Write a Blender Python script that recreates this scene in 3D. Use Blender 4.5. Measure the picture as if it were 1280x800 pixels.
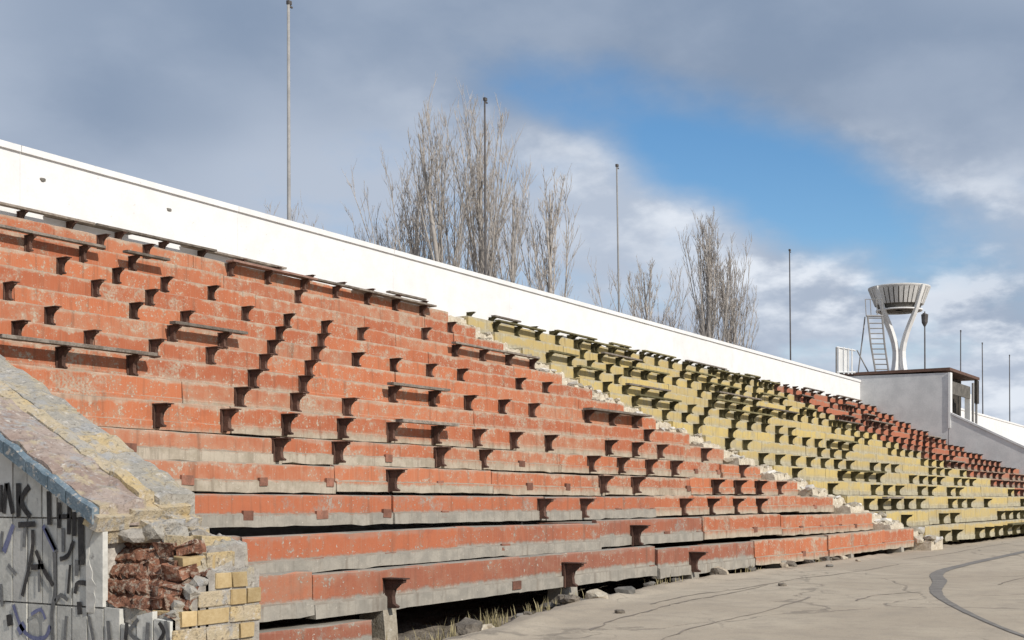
import bpy, bmesh, math, random
from mathutils import Vector, Matrix, noise as mnoise
from math import radians, sin, cos, pi

# ---------------------------------------------------------------- camera, sky, sun, exposure
for o in list(bpy.data.objects): bpy.data.objects.remove(o)
scn = bpy.context.scene
COL = scn.collection
TH = radians(32.5175)                      # view direction, measured from the rows' direction (+X)
cam_d = bpy.data.cameras.new('camera'); cam = bpy.data.objects.new('camera', cam_d); COL.objects.link(cam)
cam.location = (0, 0, 1.22)
cam.rotation_euler = (radians(90), 0, TH - radians(90))
cam_d.sensor_width = 36; cam_d.lens = 36 * 1600 / 1280
cam_d.shift_y = 222 / 1280
cam_d.clip_start = 0.05; cam_d.clip_end = 3000
scn.camera = cam
scn.render.resolution_x = 1024; scn.render.resolution_y = 640
vs = scn.view_settings
vs.view_transform = 'Standard'; vs.look = 'None'; vs.exposure = 0.18; vs.gamma = 1

SUN_AZ = math.atan2(-1.0, -0.20); SUN_EL = radians(37)
sd = bpy.data.lights.new('sun', 'SUN'); sd.energy = 3.6; sd.angle = radians(0.6); sd.color = (1.0, 0.94, 0.85)
so = bpy.data.objects.new('sun', sd); COL.objects.link(so)
sv = Vector((cos(SUN_AZ) * cos(SUN_EL), sin(SUN_AZ) * cos(SUN_EL), sin(SUN_EL)))
so.rotation_euler = (-sv).to_track_quat('-Z', 'Y').to_euler(); so.location = sv * 60

W = bpy.data.worlds.new('World'); scn.world = W; W.use_nodes = True
wt = W.node_tree; wt.nodes.clear()
class NT:
    """tiny node-graph helper"""
    def __init__(s, nt): s.nt = nt
    def n(s, typ, **kw):
        nd = s.nt.nodes.new(typ)
        for k, v in kw.items(): setattr(nd, k, v)
        return nd
    def put(s, sock, v):
        if hasattr(v, 'is_linked') or isinstance(v, bpy.types.NodeSocket): s.nt.links.new(v, sock)
        elif v is not None: sock.default_value = v
    def m(s, op, a, b=None, c=None, clamp=False):
        nd = s.n('ShaderNodeMath', operation=op, use_clamp=clamp)
        for i, v in enumerate((a, b, c)):
            if v is not None: s.put(nd.inputs[i], v)
        return nd.outputs[0]
    def ramp(s, v, lo, hi, a=0.0, b=1.0):
        nd = s.n('ShaderNodeMapRange', interpolation_type='SMOOTHSTEP')
        for k, q in (('Value', v), ('From Min', lo), ('From Max', hi), ('To Min', a), ('To Max', b)): s.put(nd.inputs[k], q)
        return nd.outputs[0]
    def mix(s, f, a, b, blend='MIX'):
        nd = s.n('ShaderNodeMix', data_type='RGBA', blend_type=blend)
        s.put(nd.inputs[0], f)
        for i, v in ((6, a), (7, b)):
            s.put(nd.inputs[i], (*v, 1) if isinstance(v, tuple) and len(v) == 3 else v)
        return nd.outputs[2]
    def noise(s, vec, scale, detail=4, rough=.55, off=None, sc=None):
        if off is not None or sc is not None:
            mp = s.n('ShaderNodeMapping')
            s.put(mp.inputs[0], vec)
            if off is not None: mp.inputs['Location'].default_value = off
            if sc is not None: mp.inputs['Scale'].default_value = sc
            vec = mp.outputs[0]
        nd = s.n('ShaderNodeTexNoise')
        s.put(nd.inputs['Vector'], vec)
        nd.inputs['Scale'].default_value = scale; nd.inputs['Detail'].default_value = detail; nd.inputs['Roughness'].default_value = rough
        return nd.outputs['Fac']

g = NT(wt)
sky = g.n('ShaderNodeTexSky', sky_type='NISHITA', sun_disc=False)
sky.sun_elevation = SUN_EL; sky.sun_rotation = radians(90) - SUN_AZ
sky.air_density = 1.0; sky.dust_density = 0.2; sky.ozone_density = 1.2
tc = g.n('ShaderNodeTexCoord'); dirv = tc.outputs['Generated']
sep = g.n('ShaderNodeSeparateXYZ'); g.put(sep.inputs[0], dirv)
az = g.m('ARCTAN2', sep.outputs[1], sep.outputs[0]); el = g.m('ARCSINE', sep.outputs[2])
# clouds live on a flat layer: directions flattened towards the horizon
den = g.m('ADD', g.m('MAXIMUM', sep.outputs[2], 0.0), 0.32)
cx = g.m('DIVIDE', sep.outputs[0], den); cy = g.m('DIVIDE', sep.outputs[1], den)
cmb = g.n('ShaderNodeCombineXYZ'); g.put(cmb.inputs[0], cx); g.put(cmb.inputs[1], cy)
cl = cmb.outputs[0]
n_big = g.noise(cl, 1.0, 3, .5, off=(3.1, 1.7, 0))
n_mid = g.noise(cl, 2.6, 6, .55, off=(7.3, 2.2, 0))
n_fine = g.noise(cl, 6.5, 6, .55, off=(1.3, 5.1, 0))
AZ0 = TH - math.atan(325 / 1600); EL0 = math.atan(402 / 1600 * .98)      # a long clearing in the cloud deck
da = g.m('SUBTRACT', AZ0, az); de = g.m('SUBTRACT', el, EL0)
PH = radians(-23)
u = g.m('ADD', g.m('MULTIPLY', da, cos(PH)), g.m('MULTIPLY', de, sin(PH)))
v = g.m('SUBTRACT', g.m('MULTIPLY', de, cos(PH)), g.m('MULTIPLY', da, sin(PH)))
ell = g.m('SQRT', g.m('ADD', g.m('POWER', g.m('DIVIDE', u, .185), 2), g.m('POWER', g.m('DIVIDE', v, .036), 2)))
wob = g.m('ADD', g.m('MULTIPLY', g.m('SUBTRACT', n_mid, .5), 2.4), g.m('MULTIPLY', g.m('SUBTRACT', n_fine, .5), .9))
edge_ = g.m('ADD', ell, wob)
clear = g.m('SUBTRACT', 1.0, g.ramp(edge_, .35, 1.55))
thin = g.ramp(g.m('ADD', n_mid, g.m('MULTIPLY', g.m('SUBTRACT', n_big, .5), .5)), .56, .72, 0, .40)
cover = g.m('MULTIPLY', g.m('SUBTRACT', 1.0, clear), g.m('SUBTRACT', 1.0, thin))
# thin lit rims round the clearing and low on the horizon, dull bellies elsewhere
rim = g.m('MULTIPLY', g.m('MULTIPLY', g.ramp(edge_, .7, 1.5), g.ramp(edge_, 3.4, 1.5)), g.ramp(g.m('SUBTRACT', v, g.m('MULTIPLY', u, .30)), .07, -.03))
low = g.ramp(el, .24, .08)
bri = g.m('ADD', g.m('MULTIPLY', rim, g.ramp(n_fine, .42, .66)), g.m('MULTIPLY', low, g.ramp(n_fine, .40, .68, 0, .8)), clamp=True)
belly = g.mix(g.ramp(n_big, .36, .60), (.215, .28, .39), (.42, .48, .58))
ccol = g.mix(g.m('MULTIPLY', bri, .8), belly, (.76, .80, .86))
ccol = g.mix(g.ramp(n_mid, .40, .65, 0, .35), ccol, (.43, .49, .59))
hs = g.n('ShaderNodeHueSaturation'); hs.inputs['Saturation'].default_value = 1.3; g.put(hs.inputs['Color'], sky.outputs[0])
bg1 = g.n('ShaderNodeBackground'); g.put(bg1.inputs[0], hs.outputs[0]); bg1.inputs[1].default_value = .115
bg2 = g.n('ShaderNodeBackground'); g.put(bg2.inputs[0], ccol); bg2.inputs[1].default_value = 1.0
mx = g.n('ShaderNodeMixShader'); g.put(mx.inputs[0], cover); g.put(mx.inputs[1], bg1.outputs[0]); g.put(mx.inputs[2], bg2.outputs[0])
wo = g.n('ShaderNodeOutputWorld'); g.put(wo.inputs[0], mx.outputs[0])

# ---------------------------------------------------------------- helpers
RND = random.Random(7)
def mesh(name, verts, faces, smooth=False):
    me = bpy.data.meshes.new(name); me.from_pydata([tuple(v) for v in verts], [], faces); me.update()
    if smooth: me.polygons.foreach_set('use_smooth', [True] * len(me.polygons))
    return me
def obj(name, me, mat=None, parent=None, loc=(0, 0, 0), rot=(0, 0, 0), scale=None):
    o = bpy.data.objects.new(name, me); COL.objects.link(o)
    o.location = loc; o.rotation_euler = rot
    if scale: o.scale = scale
    if mat and me and not me.materials: me.materials.append(mat)
    if parent: o.parent = parent
    return o
def empty(name, loc=(0, 0, 0)):
    o = bpy.data.objects.new(name, None); COL.objects.link(o); o.location = loc; o.empty_display_size = .3
    return o
def tag(o, label=None, cat=None, group=None, kind=None):
    for k, v_ in (('label', label), ('category', cat), ('group', group), ('kind', kind)):
        if v_: o[k] = v_
    return o
class MB:
    def __init__(s): s.v = []; s.f = []
    def add(s, vs_, fs):
        b = len(s.v); s.v += [tuple(q) for q in vs_]; s.f += [tuple(i + b for i in f_) for f_ in fs]
    def box(s, x0, x1, y0, y1, z0, z1):
        s.add([(x, y, z) for z in (z0, z1) for y in (y0, y1) for x in (x0, x1)],
              [(0, 2, 3, 1), (4, 5, 7, 6), (0, 1, 5, 4), (2, 6, 7, 3), (0, 4, 6, 2), (1, 3, 7, 5)])
    def prism(s, prof, x0, x1):
        """profile of (y, z) extruded along x"""
        n_ = len(prof)
        s.add([(x0, y, z) for y, z in prof] + [(x1, y, z) for y, z in prof],
              [tuple(range(n_))[::-1], tuple(range(n_, 2 * n_))] + [(i, (i + 1) % n_, n_ + (i + 1) % n_, n_ + i) for i in range(n_)])
    def tube(s, pts, rad, k=6, cap=True):
        pts = [Vector(p) for p in pts]; rings = []
        for i, p in enumerate(pts):
            t = (pts[min(i + 1, len(pts) - 1)] - pts[max(i - 1, 0)]).normalized()
            a = t.cross(Vector((0, 0, 1)) if abs(t.z) < .95 else Vector((1, 0, 0))).normalized(); b = t.cross(a)
            r = rad[i] if isinstance(rad, (list, tuple)) else rad
            rings.append([p + (a * cos(2 * pi * j / k) + b * sin(2 * pi * j / k)) * r for j in range(k)])
        vs_ = [q for rg in rings for q in rg]; fs = []
        for i in range(len(pts) - 1):
            for j in range(k): fs.append((i * k + j, i * k + (j + 1) % k, (i + 1) * k + (j + 1) % k, (i + 1) * k + j))
        if cap: fs += [tuple(range(k))[::-1], tuple(range((len(pts) - 1) * k, len(pts) * k))]
        s.add(vs_, fs)
    def me(s, name, smooth=False): return mesh(name, s.v, s.f, smooth)
def lump(name, r, rnd, amp=.3, sub=2, sq=(1, 1, 1), fac=None):
    """broken stone / mortar lump"""
    bm = bmesh.new(); bmesh.ops.create_icosphere(bm, subdivisions=sub, radius=1)
    off = Vector((rnd.uniform(0, 90), rnd.uniform(0, 90), rnd.uniform(0, 90)))
    for vv in bm.verts:
        d_ = 1 + amp * mnoise.noise(vv.co * 1.4 + off) + amp * .5 * mnoise.noise(vv.co * 3.4 + off)
        # square it up a little so that it reads as a broken block
        q = Vector([math.copysign(abs(c_) ** .65, c_) for c_ in vv.co])
        vv.co = Vector((q.x * sq[0], q.y * sq[1], q.z * sq[2])) * r * d_
    me = bpy.data.meshes.new(name); bm.to_mesh(me); bm.free(); return me

# ---------------------------------------------------------------- materials
def new_mat(name):
    mt = bpy.data.materials.new(name); mt.use_nodes = True; nt = mt.node_tree
    b = nt.nodes['Principled BSDF']; b.inputs['Roughness'].default_value = .9
    b.inputs['Specular IOR Level'].default_value = .25
    return mt, NT(nt), b
def bump(g_, b, h, strength=.4, dist=.02):
    nd = g_.n('ShaderNodeBump'); nd.inputs['Strength'].default_value = strength; nd.inputs['Distance'].default_value = dist
    g_.put(nd.inputs['Height'], h); g_.put(b.inputs['Normal'], nd.outputs[0])
def pos_(g_): return g_.n('ShaderNodeNewGeometry').outputs['Position']
def rough_mat(name, c1, c2, s1=3., s2=22., c3=None, t3=.62, bs=.4, bd=.01, rand=.12, obj_space=False):
    """two-tone mottled mineral or wood-like surface with optional spots of a third colour"""
    mt, g_, b = new_mat(name)
    p = g_.n('ShaderNodeTexCoord').outputs['Object'] if obj_space else pos_(g_)
    a = g_.noise(p, s1, 5, .6); f_ = g_.noise(p, s2, 4, .6)
    col = g_.mix(g_.ramp(g_.m('ADD', g_.m('MULTIPLY', a, .65), g_.m('MULTIPLY', f_, .35)), .36, .64), c1, c2)
    if c3: col = g_.mix(g_.ramp(g_.noise(p, s2 * .45, 6, .65, off=(4, 8, 2)), t3, t3 + .08), col, c3)
    oi = g_.n('ShaderNodeObjectInfo')
    k = g_.ramp(oi.outputs['Random'], 0, 1, 1 - rand, 1 + rand)
    cc = g_.n('ShaderNodeCombineColor')
    for i in range(3): g_.put(cc.inputs[i], k)
    col = g_.mix(1.0, col, cc.outputs[0], 'MULTIPLY')
    g_.put(b.inputs['Base Color'], col)
    bump(g_, b, g_.m('ADD', f_, g_.m('MULTIPLY', a, .6)), bs, bd)
    return mt
def paint_mat(name, ca, cb, cc_, bare1, bare2, band=(.10, .25), chip_t=.66, white=(.62, .56, .49), worn=.0, edge=1.0, nose_k=.85):
    """old paint on concrete: bare along the foot of each step, chipped, streaked"""
    mt, g_, b = new_mat(name)
    p = pos_(g_); tc_ = g_.n('ShaderNodeTexCoord'); ob = tc_.outputs['Object']
    sp = g_.n('ShaderNodeSeparateXYZ'); g_.put(sp.inputs[0], ob)
    geo = g_.n('ShaderNodeNewGeometry'); sn = g_.n('ShaderNodeSeparateXYZ'); g_.put(sn.inputs[0], geo.outputs['Normal'])
    oi = g_.n('ShaderNodeObjectInfo')
    n1 = g_.noise(p, .55, 3, .5); n2 = g_.noise(p, 4.5, 5, .6, off=(3, 1, 7)); n3 = g_.noise(p, 26, 5, .65)
    st = g_.noise(p, 1.0, 5, .6, sc=(9, 9, .7)); st2 = g_.noise(p, 1.0, 4, .6, sc=(38, 38, 2.2))
    t = g_.m('ADD', g_.m('MULTIPLY', n1, .6), g_.m('MULTIPLY', oi.outputs['Random'], .4))
    paint = g_.mix(g_.ramp(t, .3, .7), ca, cb)
    paint = g_.mix(g_.ramp(n2, .45, .72, 0, .55), paint, cc_)
    paint = g_.mix(g_.ramp(st2, .50, .72, 0, .45), paint, cc_)
    paint = g_.mix(g_.ramp(g_.noise(p, 2.2, 6, .7, off=(1, 5, 3)), .52, .70, 0, .55), paint, cb)
    r2 = g_.m('FRACT', g_.m('MULTIPLY', oi.outputs['Random'], 7.31))
    paint = g_.mix(g_.m('MULTIPLY', g_.ramp(r2, .55, 1.0), g_.ramp(n2, .3, .6, .15, .6)), paint, cc_)
    bare = g_.mix(g_.ramp(n2, .36, .62), bare1, bare2)
    bare = g_.mix(g_.ramp(n3, .45, .7, 0, .6), bare, bare1)
    bare = g_.mix(g_.ramp(st2, .54, .70, 0, .35), bare, (.16, .14, .115))
    zz = g_.m('ADD', sp.outputs[2], g_.m('MULTIPLY', g_.m('SUBTRACT', n2, .5), .20 * edge))
    zz = g_.m('ADD', zz, g_.m('MULTIPLY', g_.m('SUBTRACT', st, .5), .14 * edge))
    zz = g_.m('ADD', zz, g_.m('MULTIPLY', g_.m('SUBTRACT', oi.outputs['Random'], .5), -.12 * edge))
    zz = g_.m('ADD', zz, g_.m('MULTIPLY', g_.m('SUBTRACT', n3, .5), .10 * edge))
    m_band = g_.ramp(zz, band[0], band[1], 1, 0)
    chips = g_.ramp(g_.m('ADD', n3, g_.m('MULTIPLY', g_.m('SUBTRACT', n2, .5), .55)), chip_t, chip_t + .05)
    patches = g_.ramp(g_.m('ADD', g_.noise(p, 1.3, 6, .65, off=(9, 2, 4)), worn), .60, .70)
    patches = g_.m('MULTIPLY', patches, g_.ramp(n3, .38, .55))
    top = g_.ramp(sn.outputs[2], .5, .8)
    sg = g_.n('ShaderNodeSeparateXYZ'); g_.put(sg.inputs[0], tc_.outputs['Generated'])
    nose = g_.m('ADD', sg.outputs[2], g_.m('ADD', g_.m('MULTIPLY', g_.m('SUBTRACT', n2, .5), .30), g_.m('MULTIPLY', g_.m('SUBTRACT', g_.noise(p, 1.1, 4, .6, off=(6, 6, 1)), .5), .55)))
    nose = g_.m('MULTIPLY', g_.ramp(g_.m('ADD', nose, g_.m('MULTIPLY', g_.m('SUBTRACT', n3, .5), .2)), .84, .96), nose_k)
    mk = g_.m('MAXIMUM', g_.m('MAXIMUM', m_band, g_.m('MULTIPLY', patches, .85)), g_.m('MAXIMUM', top, nose))
    col = g_.mix(mk, paint, bare)
    whitecol = g_.mix(g_.ramp(n2, .4, .6), white, bare2)
    col = g_.mix(g_.m('MULTIPLY', chips, .9), col, whitecol)
    grime = g_.ramp(st, .52, .76, 0, .5)
    col = g_.mix(grime, col, (.12, .085, .06))
    dirt = g_.m('MULTIPLY', top, g_.ramp(n2, .4, .6, .2, .7))
    col = g_.mix(dirt, col, (.17, .145, .115))
    g_.put(b.inputs['Base Color'], col)
    b.inputs['Roughness'].default_value = .85
    hgt = g_.m('ADD', g_.m('MULTIPLY', g_.m('SUBTRACT', 1.0, g_.m('MAXIMUM', mk, chips)), .5), g_.m('MULTIPLY', n3, .8))
    bump(g_, b, hgt, .55, .012)
    return mt

M = {}
M['orange'] = paint_mat('orange_paint_on_concrete', (.495, .168, .080), (.385, .120, .060), (.45, .255, .165), (.37, .30, .225), (.47, .40, .31), worn=.055, chip_t=.60, band=(.04, .16), nose_k=.7)
M['orange_low'] = paint_mat('faded_red_paint_on_concrete', (.44, .142, .070), (.275, .105, .068), (.36, .20, .135), (.28, .26, .225), (.37, .34, .29), band=(.145, .195), chip_t=.62, edge=.5, worn=.03, nose_k=.25)
M['orange_mid'] = paint_mat('orange_paint_over_beige_lip', (.495, .168, .082), (.40, .128, .064), (.47, .265, .175), (.36, .31, .24), (.47, .41, .33), band=(.115, .17), chip_t=.61, edge=.6, worn=.03, nose_k=.4)
M['yellow'] = paint_mat('yellow_paint_on_concrete', (.57, .435, .165), (.48, .365, .155), (.44, .36, .205), (.36, .32, .23), (.47, .43, .31), chip_t=.61, white=(.54, .50, .39), worn=.06)
M['red_far'] = paint_mat('brick_red_paint_on_concrete', (.47, .155, .082), (.39, .13, .075), (.36, .20, .14), (.26, .21, .16), (.32, .27, .21), chip_t=.68)
M['rust'] = rough_mat('rusty_brown_steel', (.075, .042, .032), (.125, .070, .052), 9, 60, rand=.3)
M['anchor'] = rough_mat('red_brown_anchor_plate', (.17, .085, .06), (.28, .13, .09), 9, 50, rand=.3)
M['olive_steel'] = rough_mat('olive_painted_steel', (.060, .052, .026), (.105, .090, .042), 9, 60, rand=.3)
M['plank'] = rough_mat('weathered_grey_board', (.13, .105, .085), (.27, .235, .20), 5, 40, rand=.3)
M['plank_red'] = rough_mat('board_with_old_pink_paint', (.26, .14, .11), (.38, .24, .19), 5, 40, rand=.2)
M['plank_olive'] = rough_mat('board_with_olive_paint', (.11, .095, .05), (.22, .195, .10), 5, 40, rand=.3)
M['white'] = rough_mat('whitewashed_masonry', (.72, .715, .71), (.80, .795, .79), 1.8, 18, c3=(.58, .56, .54), t3=.65, bs=.25, rand=.02)
M['rubble'] = rough_mat('pale_broken_concrete', (.34, .29, .22), (.50, .45, .36), 6, 30, c3=(.66, .62, .55), t3=.60, bs=.6, bd=.02, rand=.25)
M['stair_pale'] = rough_mat('chalky_broken_concrete', (.50, .47, .42), (.68, .65, .60), 8, 30, bs=.5, rand=.15)
M['mortar'] = rough_mat('whitish_mortar', (.29, .265, .235), (.46, .43, .385), 7, 34, bs=.7, bd=.02, rand=.18)
M['concrete'] = rough_mat('grey_render', (.54, .545, .55), (.66, .66, .66), 1.3, 14, c3=(.76, .76, .75), t3=.68, bs=.3, rand=.03)
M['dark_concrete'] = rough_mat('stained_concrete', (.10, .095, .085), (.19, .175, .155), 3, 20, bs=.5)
M['soil'] = rough_mat('dark_soil', (.11, .095, .078), (.22, .19, .155), 5, 30, bs=.8, bd=.03)
M['yellow_brick'] = rough_mat('yellow_brick', (.40, .29, .145), (.50, .385, .215), 8, 45, c3=(.40, .23, .12), t3=.66, bs=.5, rand=.22)
M['red_brick'] = rough_mat('crumbled_red_brick', (.13, .060, .040), (.31, .145, .09), 14, 60, c3=(.40, .31, .24), t3=.51, bs=.9, bd=.02, rand=.35)
M['tile'] = rough_mat('grey_facing_tile', (.40, .395, .365), (.56, .55, .51), 4.5, 26, c3=(.26, .25, .235), t3=.63, bs=.3, rand=.16)
M['tile_light'] = rough_mat('pale_facing_tile', (.46, .45, .42), (.54, .53, .50), 4, 26, bs=.3)
M['blue_edge'] = rough_mat('old_blue_paint', (.095, .135, .165), (.17, .215, .25), 9, 50, c3=(.36, .34, .31), t3=.54, bs=.6, rand=.12)
def cope_mat(name, base, alt, k=.5):
    mt, g_, b = new_mat(name); p = pos_(g_)
    col = g_.mix(g_.ramp(g_.noise(p, 3.5, 5, .6), .42, .58), base, alt)
    col = g_.mix(g_.ramp(g_.noise(p, 7, 6, .65, off=(3, 1, 2)), .50, .62, 0, .8), col, (.44, .37, .25))
    col = g_.mix(g_.ramp(g_.noise(p, 8, 6, .65, off=(7, 4, 9)), .52, .64, 0, .75), col, (.34, .345, .35))
    col = g_.mix(g_.ramp(g_.noise(p, 16, 6, .7, off=(1, 8, 5)), .56, .66, 0, .8), col, (.58, .54, .49))
    f_ = g_.noise(p, 34, 5, .7, off=(2, 2, 2))
    col = g_.mix(g_.ramp(f_, .54, .68, 0, .75), col, (.14, .115, .095))
    g_.put(b.inputs['Base Color'], col)
    bump(g_, b, g_.m('ADD', f_, g_.noise(p, 12, 5, .6)), .9, .02)
    return mt
M['cope_mauve'] = cope_mat('mauve_grey_mortar_bed', (.30, .225, .19), (.38, .31, .27))
M['cope_yellow'] = cope_mat('worn_yellow_brick', (.52, .40, .22), (.48, .40, .28))
M['cope_grey'] = cope_mat('lichen_grey_mortar', (.33, .31, .27), (.40, .37, .32))
M['spray_black'] = rough_mat('black_spray_paint', (.035, .033, .033), (.06, .056, .055), 30, 60, bs=.1)
M['spray_blue'] = rough_mat('blue_violet_spray_paint', (.12, .13, .23), (.17, .18, .28), 30, 60, bs=.1)
M['spray_grey'] = rough_mat('thin_grey_spray_paint', (.13, .13, .13), (.18, .18, .18), 30, 60, bs=.1)
M['galv'] = rough_mat('dull_galvanised_steel', (.24, .235, .23), (.32, .31, .30), 3, 20, bs=.05)
M['dark_steel'] = rough_mat('dark_steel', (.075, .07, .07), (.12, .11, .105), 3, 20, bs=.05)
M['white_paint'] = rough_mat('white_painted_steel', (.72, .72, .71), (.80, .80, .79), 2, 14, c3=(.50, .47, .43), t3=.70, bs=.1, rand=.03)
M['bowl'] = rough_mat('grey_weathered_metal', (.52, .515, .50), (.64, .63, .61), 3, 16, bs=.2)
M['black'] = rough_mat('unlit_interior_black', (.012, .012, .012), (.02, .02, .02), 3, 16)
M['booth_inside'] = rough_mat('sooty_booth_wall', (.03, .027, .024), (.075, .066, .055), 2, 12)  # shade inside the booth is put into this near-black base colour
M['brown_roof'] = rough_mat('brown_roof_edge', (.12, .07, .055), (.18, .11, .085), 3, 16)
M['bark'] = rough_mat('pale_poplar_bark', (.36, .33, .30), (.50, .46, .42), 2, 9, bs=.3)
M['twig'] = rough_mat('bare_twigs', (.42, .38, .345), (.55, .505, .465), .7, 5, bs=.1)
M['straw'] = rough_mat('dry_straw_grass', (.28, .24, .13), (.42, .36, .21), 5, 30, bs=.1)

# ground: dusty worn asphalt with cracks
mt, g_, b_ = new_mat('dusty_asphalt'); M['ground'] = mt
p = pos_(g_)
a = g_.noise(p, .35, 4, .55); c_ = g_.noise(p, 2.4, 6, .62, off=(5, 1, 0)); f_ = g_.noise(p, 55, 4, .7)
col = g_.mix(g_.ramp(a, .38, .62), (.375, .315, .240), (.44, .375, .288))
col = g_.mix(g_.ramp(c_, .42, .68, 0, .6), col, (.305, .26, .205))
col = g_.mix(g_.ramp(f_, .5, .75, 0, .45), col, (.20, .175, .15))
col = g_.mix(g_.ramp(g_.noise(p, 70, 3, .7), .58, .68, 0, .6), col, (.54, .48, .40))
col = g_.mix(g_.ramp(g_.noise(p, 14, 5, .7, off=(3, 3, 3)), .52, .72, 0, .45), col, (.24, .205, .165))
def crack(scale, wid, sc, off):
    warp = g_.n('ShaderNodeTexNoise'); g_.put(warp.inputs['Vector'], p); warp.inputs['Scale'].default_value = 1.1; warp.inputs['Detail'].default_value = 6
    vm = g_.n('ShaderNodeVectorMath', operation='MULTIPLY_ADD'); g_.put(vm.inputs[0], warp.outputs['Color']); vm.inputs[1].default_value = (.7, .7, .7); g_.put(vm.inputs[2], p)
    mp = g_.n('ShaderNodeMapping'); g_.put(mp.inputs[0], vm.outputs[0]); mp.inputs['Scale'].default_value = sc; mp.inputs['Location'].default_value = off
    vo = g_.n('ShaderNodeTexVoronoi', feature='DISTANCE_TO_EDGE'); g_.put(vo.inputs['Vector'], mp.outputs[0]); vo.inputs['Scale'].default_value = scale
    return g_.ramp(vo.outputs['Distance'], wid * .25, wid, 1, 0)
ck = g_.m('MULTIPLY', crack(.30, .010, (.55, 1.3, 1), (2, 3, 0)), g_.ramp(c_, .38, .5))
ck2 = g_.m('MULTIPLY', crack(.9, .020, (1, 1, 1), (7, 1, 0)), g_.ramp(a, .50, .60))
ckm = g_.m('MAXIMUM', ck, g_.m('MULTIPLY', ck2, .6))
col = g_.mix(g_.m('MULTIPLY', ckm, .40), col, (.11, .095, .08))
g_.put(b_.inputs['Base Color'], col)
bump(g_, b_, g_.m('SUBTRACT', g_.m('ADD', f_, g_.m('MULTIPLY', c_, .35)), g_.m('MULTIPLY', ckm, 1.2)), .6, .012)
M['crack'] = rough_mat('dusty_crack', (.17, .145, .12), (.26, .22, .18), 6, 40, bs=.3)
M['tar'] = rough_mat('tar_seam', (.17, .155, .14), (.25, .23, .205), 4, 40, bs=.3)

# ---------------------------------------------------------------- measured terrace profile
RY = [8.10 + .945 * i for i in range(17)]
RZ = [.09, .48, .89, 1.30, 1.73, 2.15, 2.58, 3.00, 3.44, 3.88, 4.33, 4.80, 5.29, 5.80, 6.33, 6.88, 7.43]
CZ = 1.22
TT = [RZ[0]] + [CZ + (RZ[i] - CZ) * RY[i - 1] / RY[i] for i in range(1, 17)]   # top edge of the riser below row i
BB = [min(a_, b_) for a_, b_ in zip(TT, RZ)]                                    # foot of riser i = level of the tread in front of it
NR = 15                                     # painted steps; the white wall stands on the last tread
def drop(i, X): return .0075 * i / 16 * max(0.0, X - 20)
def tilt(i, X): return math.atan(.0075 * i / 16) if X > 20 else 0.0
X0, XA0, XA1, XB, XE = 5.62, 30.05, 31.05, 55.9, 71.5
D = .945
WALL_Y = RY[15]

# ---------------------------------------------------------------- ground
def edge_y(x):                               # broken front edge of the asphalt
    pts = [(-60, 5.9), (6, 6.0), (9.4, 6.35), (11.3, 6.9), (13.4, 7.4), (16, 7.8), (18, 7.98), (30, 8.02), (400, 8.02)]
    for (xa, ya), (xb, yb) in zip(pts, pts[1:]):
        if xa <= x <= xb: return ya + (yb - ya) * (x - xa) / (xb - xa)
    return 8.0
def ground_z(x, y):
    e = edge_y(x) + .10 * mnoise.noise(Vector((x * 1.3, 0, 3))) + .05 * mnoise.noise(Vector((x * 4.1, 0, 9)))
    z = .005 * mnoise.noise(Vector((x * .5, y * .5, 0)))
    if x < 60:
        t = max(0, min(1, (y - e) / .75)); t = t * t * (3 - 2 * t)
        deep = .24 if x < 29 else .10
        z -= deep * t
        r_ = max(0, 1 - abs(y - e + .18) / .3)
        if x < 27: z += .06 * r_ * (.6 + mnoise.noise(Vector((x * 2, y * 3, 5))))
        if t > .05: z += .06 * mnoise.noise(Vector((x * 3, y * 3, 2))) + .03 * mnoise.noise(Vector((x * 9, y * 9, 2)))
    return z
def frange(a_, b_, n_): return [a_ + (b_ - a_) * k / n_ for k in range(n_ + 1)]
gx = [-700, -300, -120, -60, -30, -14] + frange(-6, 5, 22) + frange(5.15, 30, 150) + frange(30.4, 62, 80) + [66, 72, 80, 100, 130, 180, 300, 600, 1200]
gy = [-900, -400, -150, -60, -25, -12, -6, -3, -1] + frange(0, 5.4, 18) + frange(5.5, 9.0, 60) + [9.4, 10, 12, 16, 22, 30, 45, 80, 160, 400, 1100]
V_ = [(x, y, ground_z(x, y)) for y in gy for x in gx]; nx = len(gx)
F_ = [(j * nx + i, j * nx + i + 1, (j + 1) * nx + i + 1, (j + 1) * nx + i) for j in range(len(gy) - 1) for i in range(nx - 1)]
me = mesh('ground', V_, F_, True); me.materials.append(M['ground']); me.materials.append(M['soil'])
for k, f in enumerate(me.polygons):
    c = f.center
    if 5.0 < c.x < 29.5 and edge_y(c.x) + .2 < c.y < 12: f.material_index = 1
ground = obj('ground', me); tag(ground, kind='structure')
def ribbon(pts, wid, z=.005, close=None, jit=.0, rnd=RND):
    mb = MB(); L_ = []
    for k, (x, y) in enumerate(pts):
        a_ = Vector(pts[max(k - 1, 0)]); b2 = Vector(pts[min(k + 1, len(pts) - 1)]); t = (b2 - a_).normalized(); n_ = Vector((-t.y, t.x))
        w_ = (wid(k) if callable(wid) else wid) * (1 + rnd.uniform(-jit, jit))
        for sgn in (-1, 1):
            q = Vector((x, y)) + n_ * w_ * sgn
            L_.append((q.x, q.y, ground_z(q.x, q.y) + z))
    mb.add(L_, [(2 * k, 2 * k + 1, 2 * k + 3, 2 * k + 2) for k in range(len(pts) - 1)])
    return mb
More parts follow.
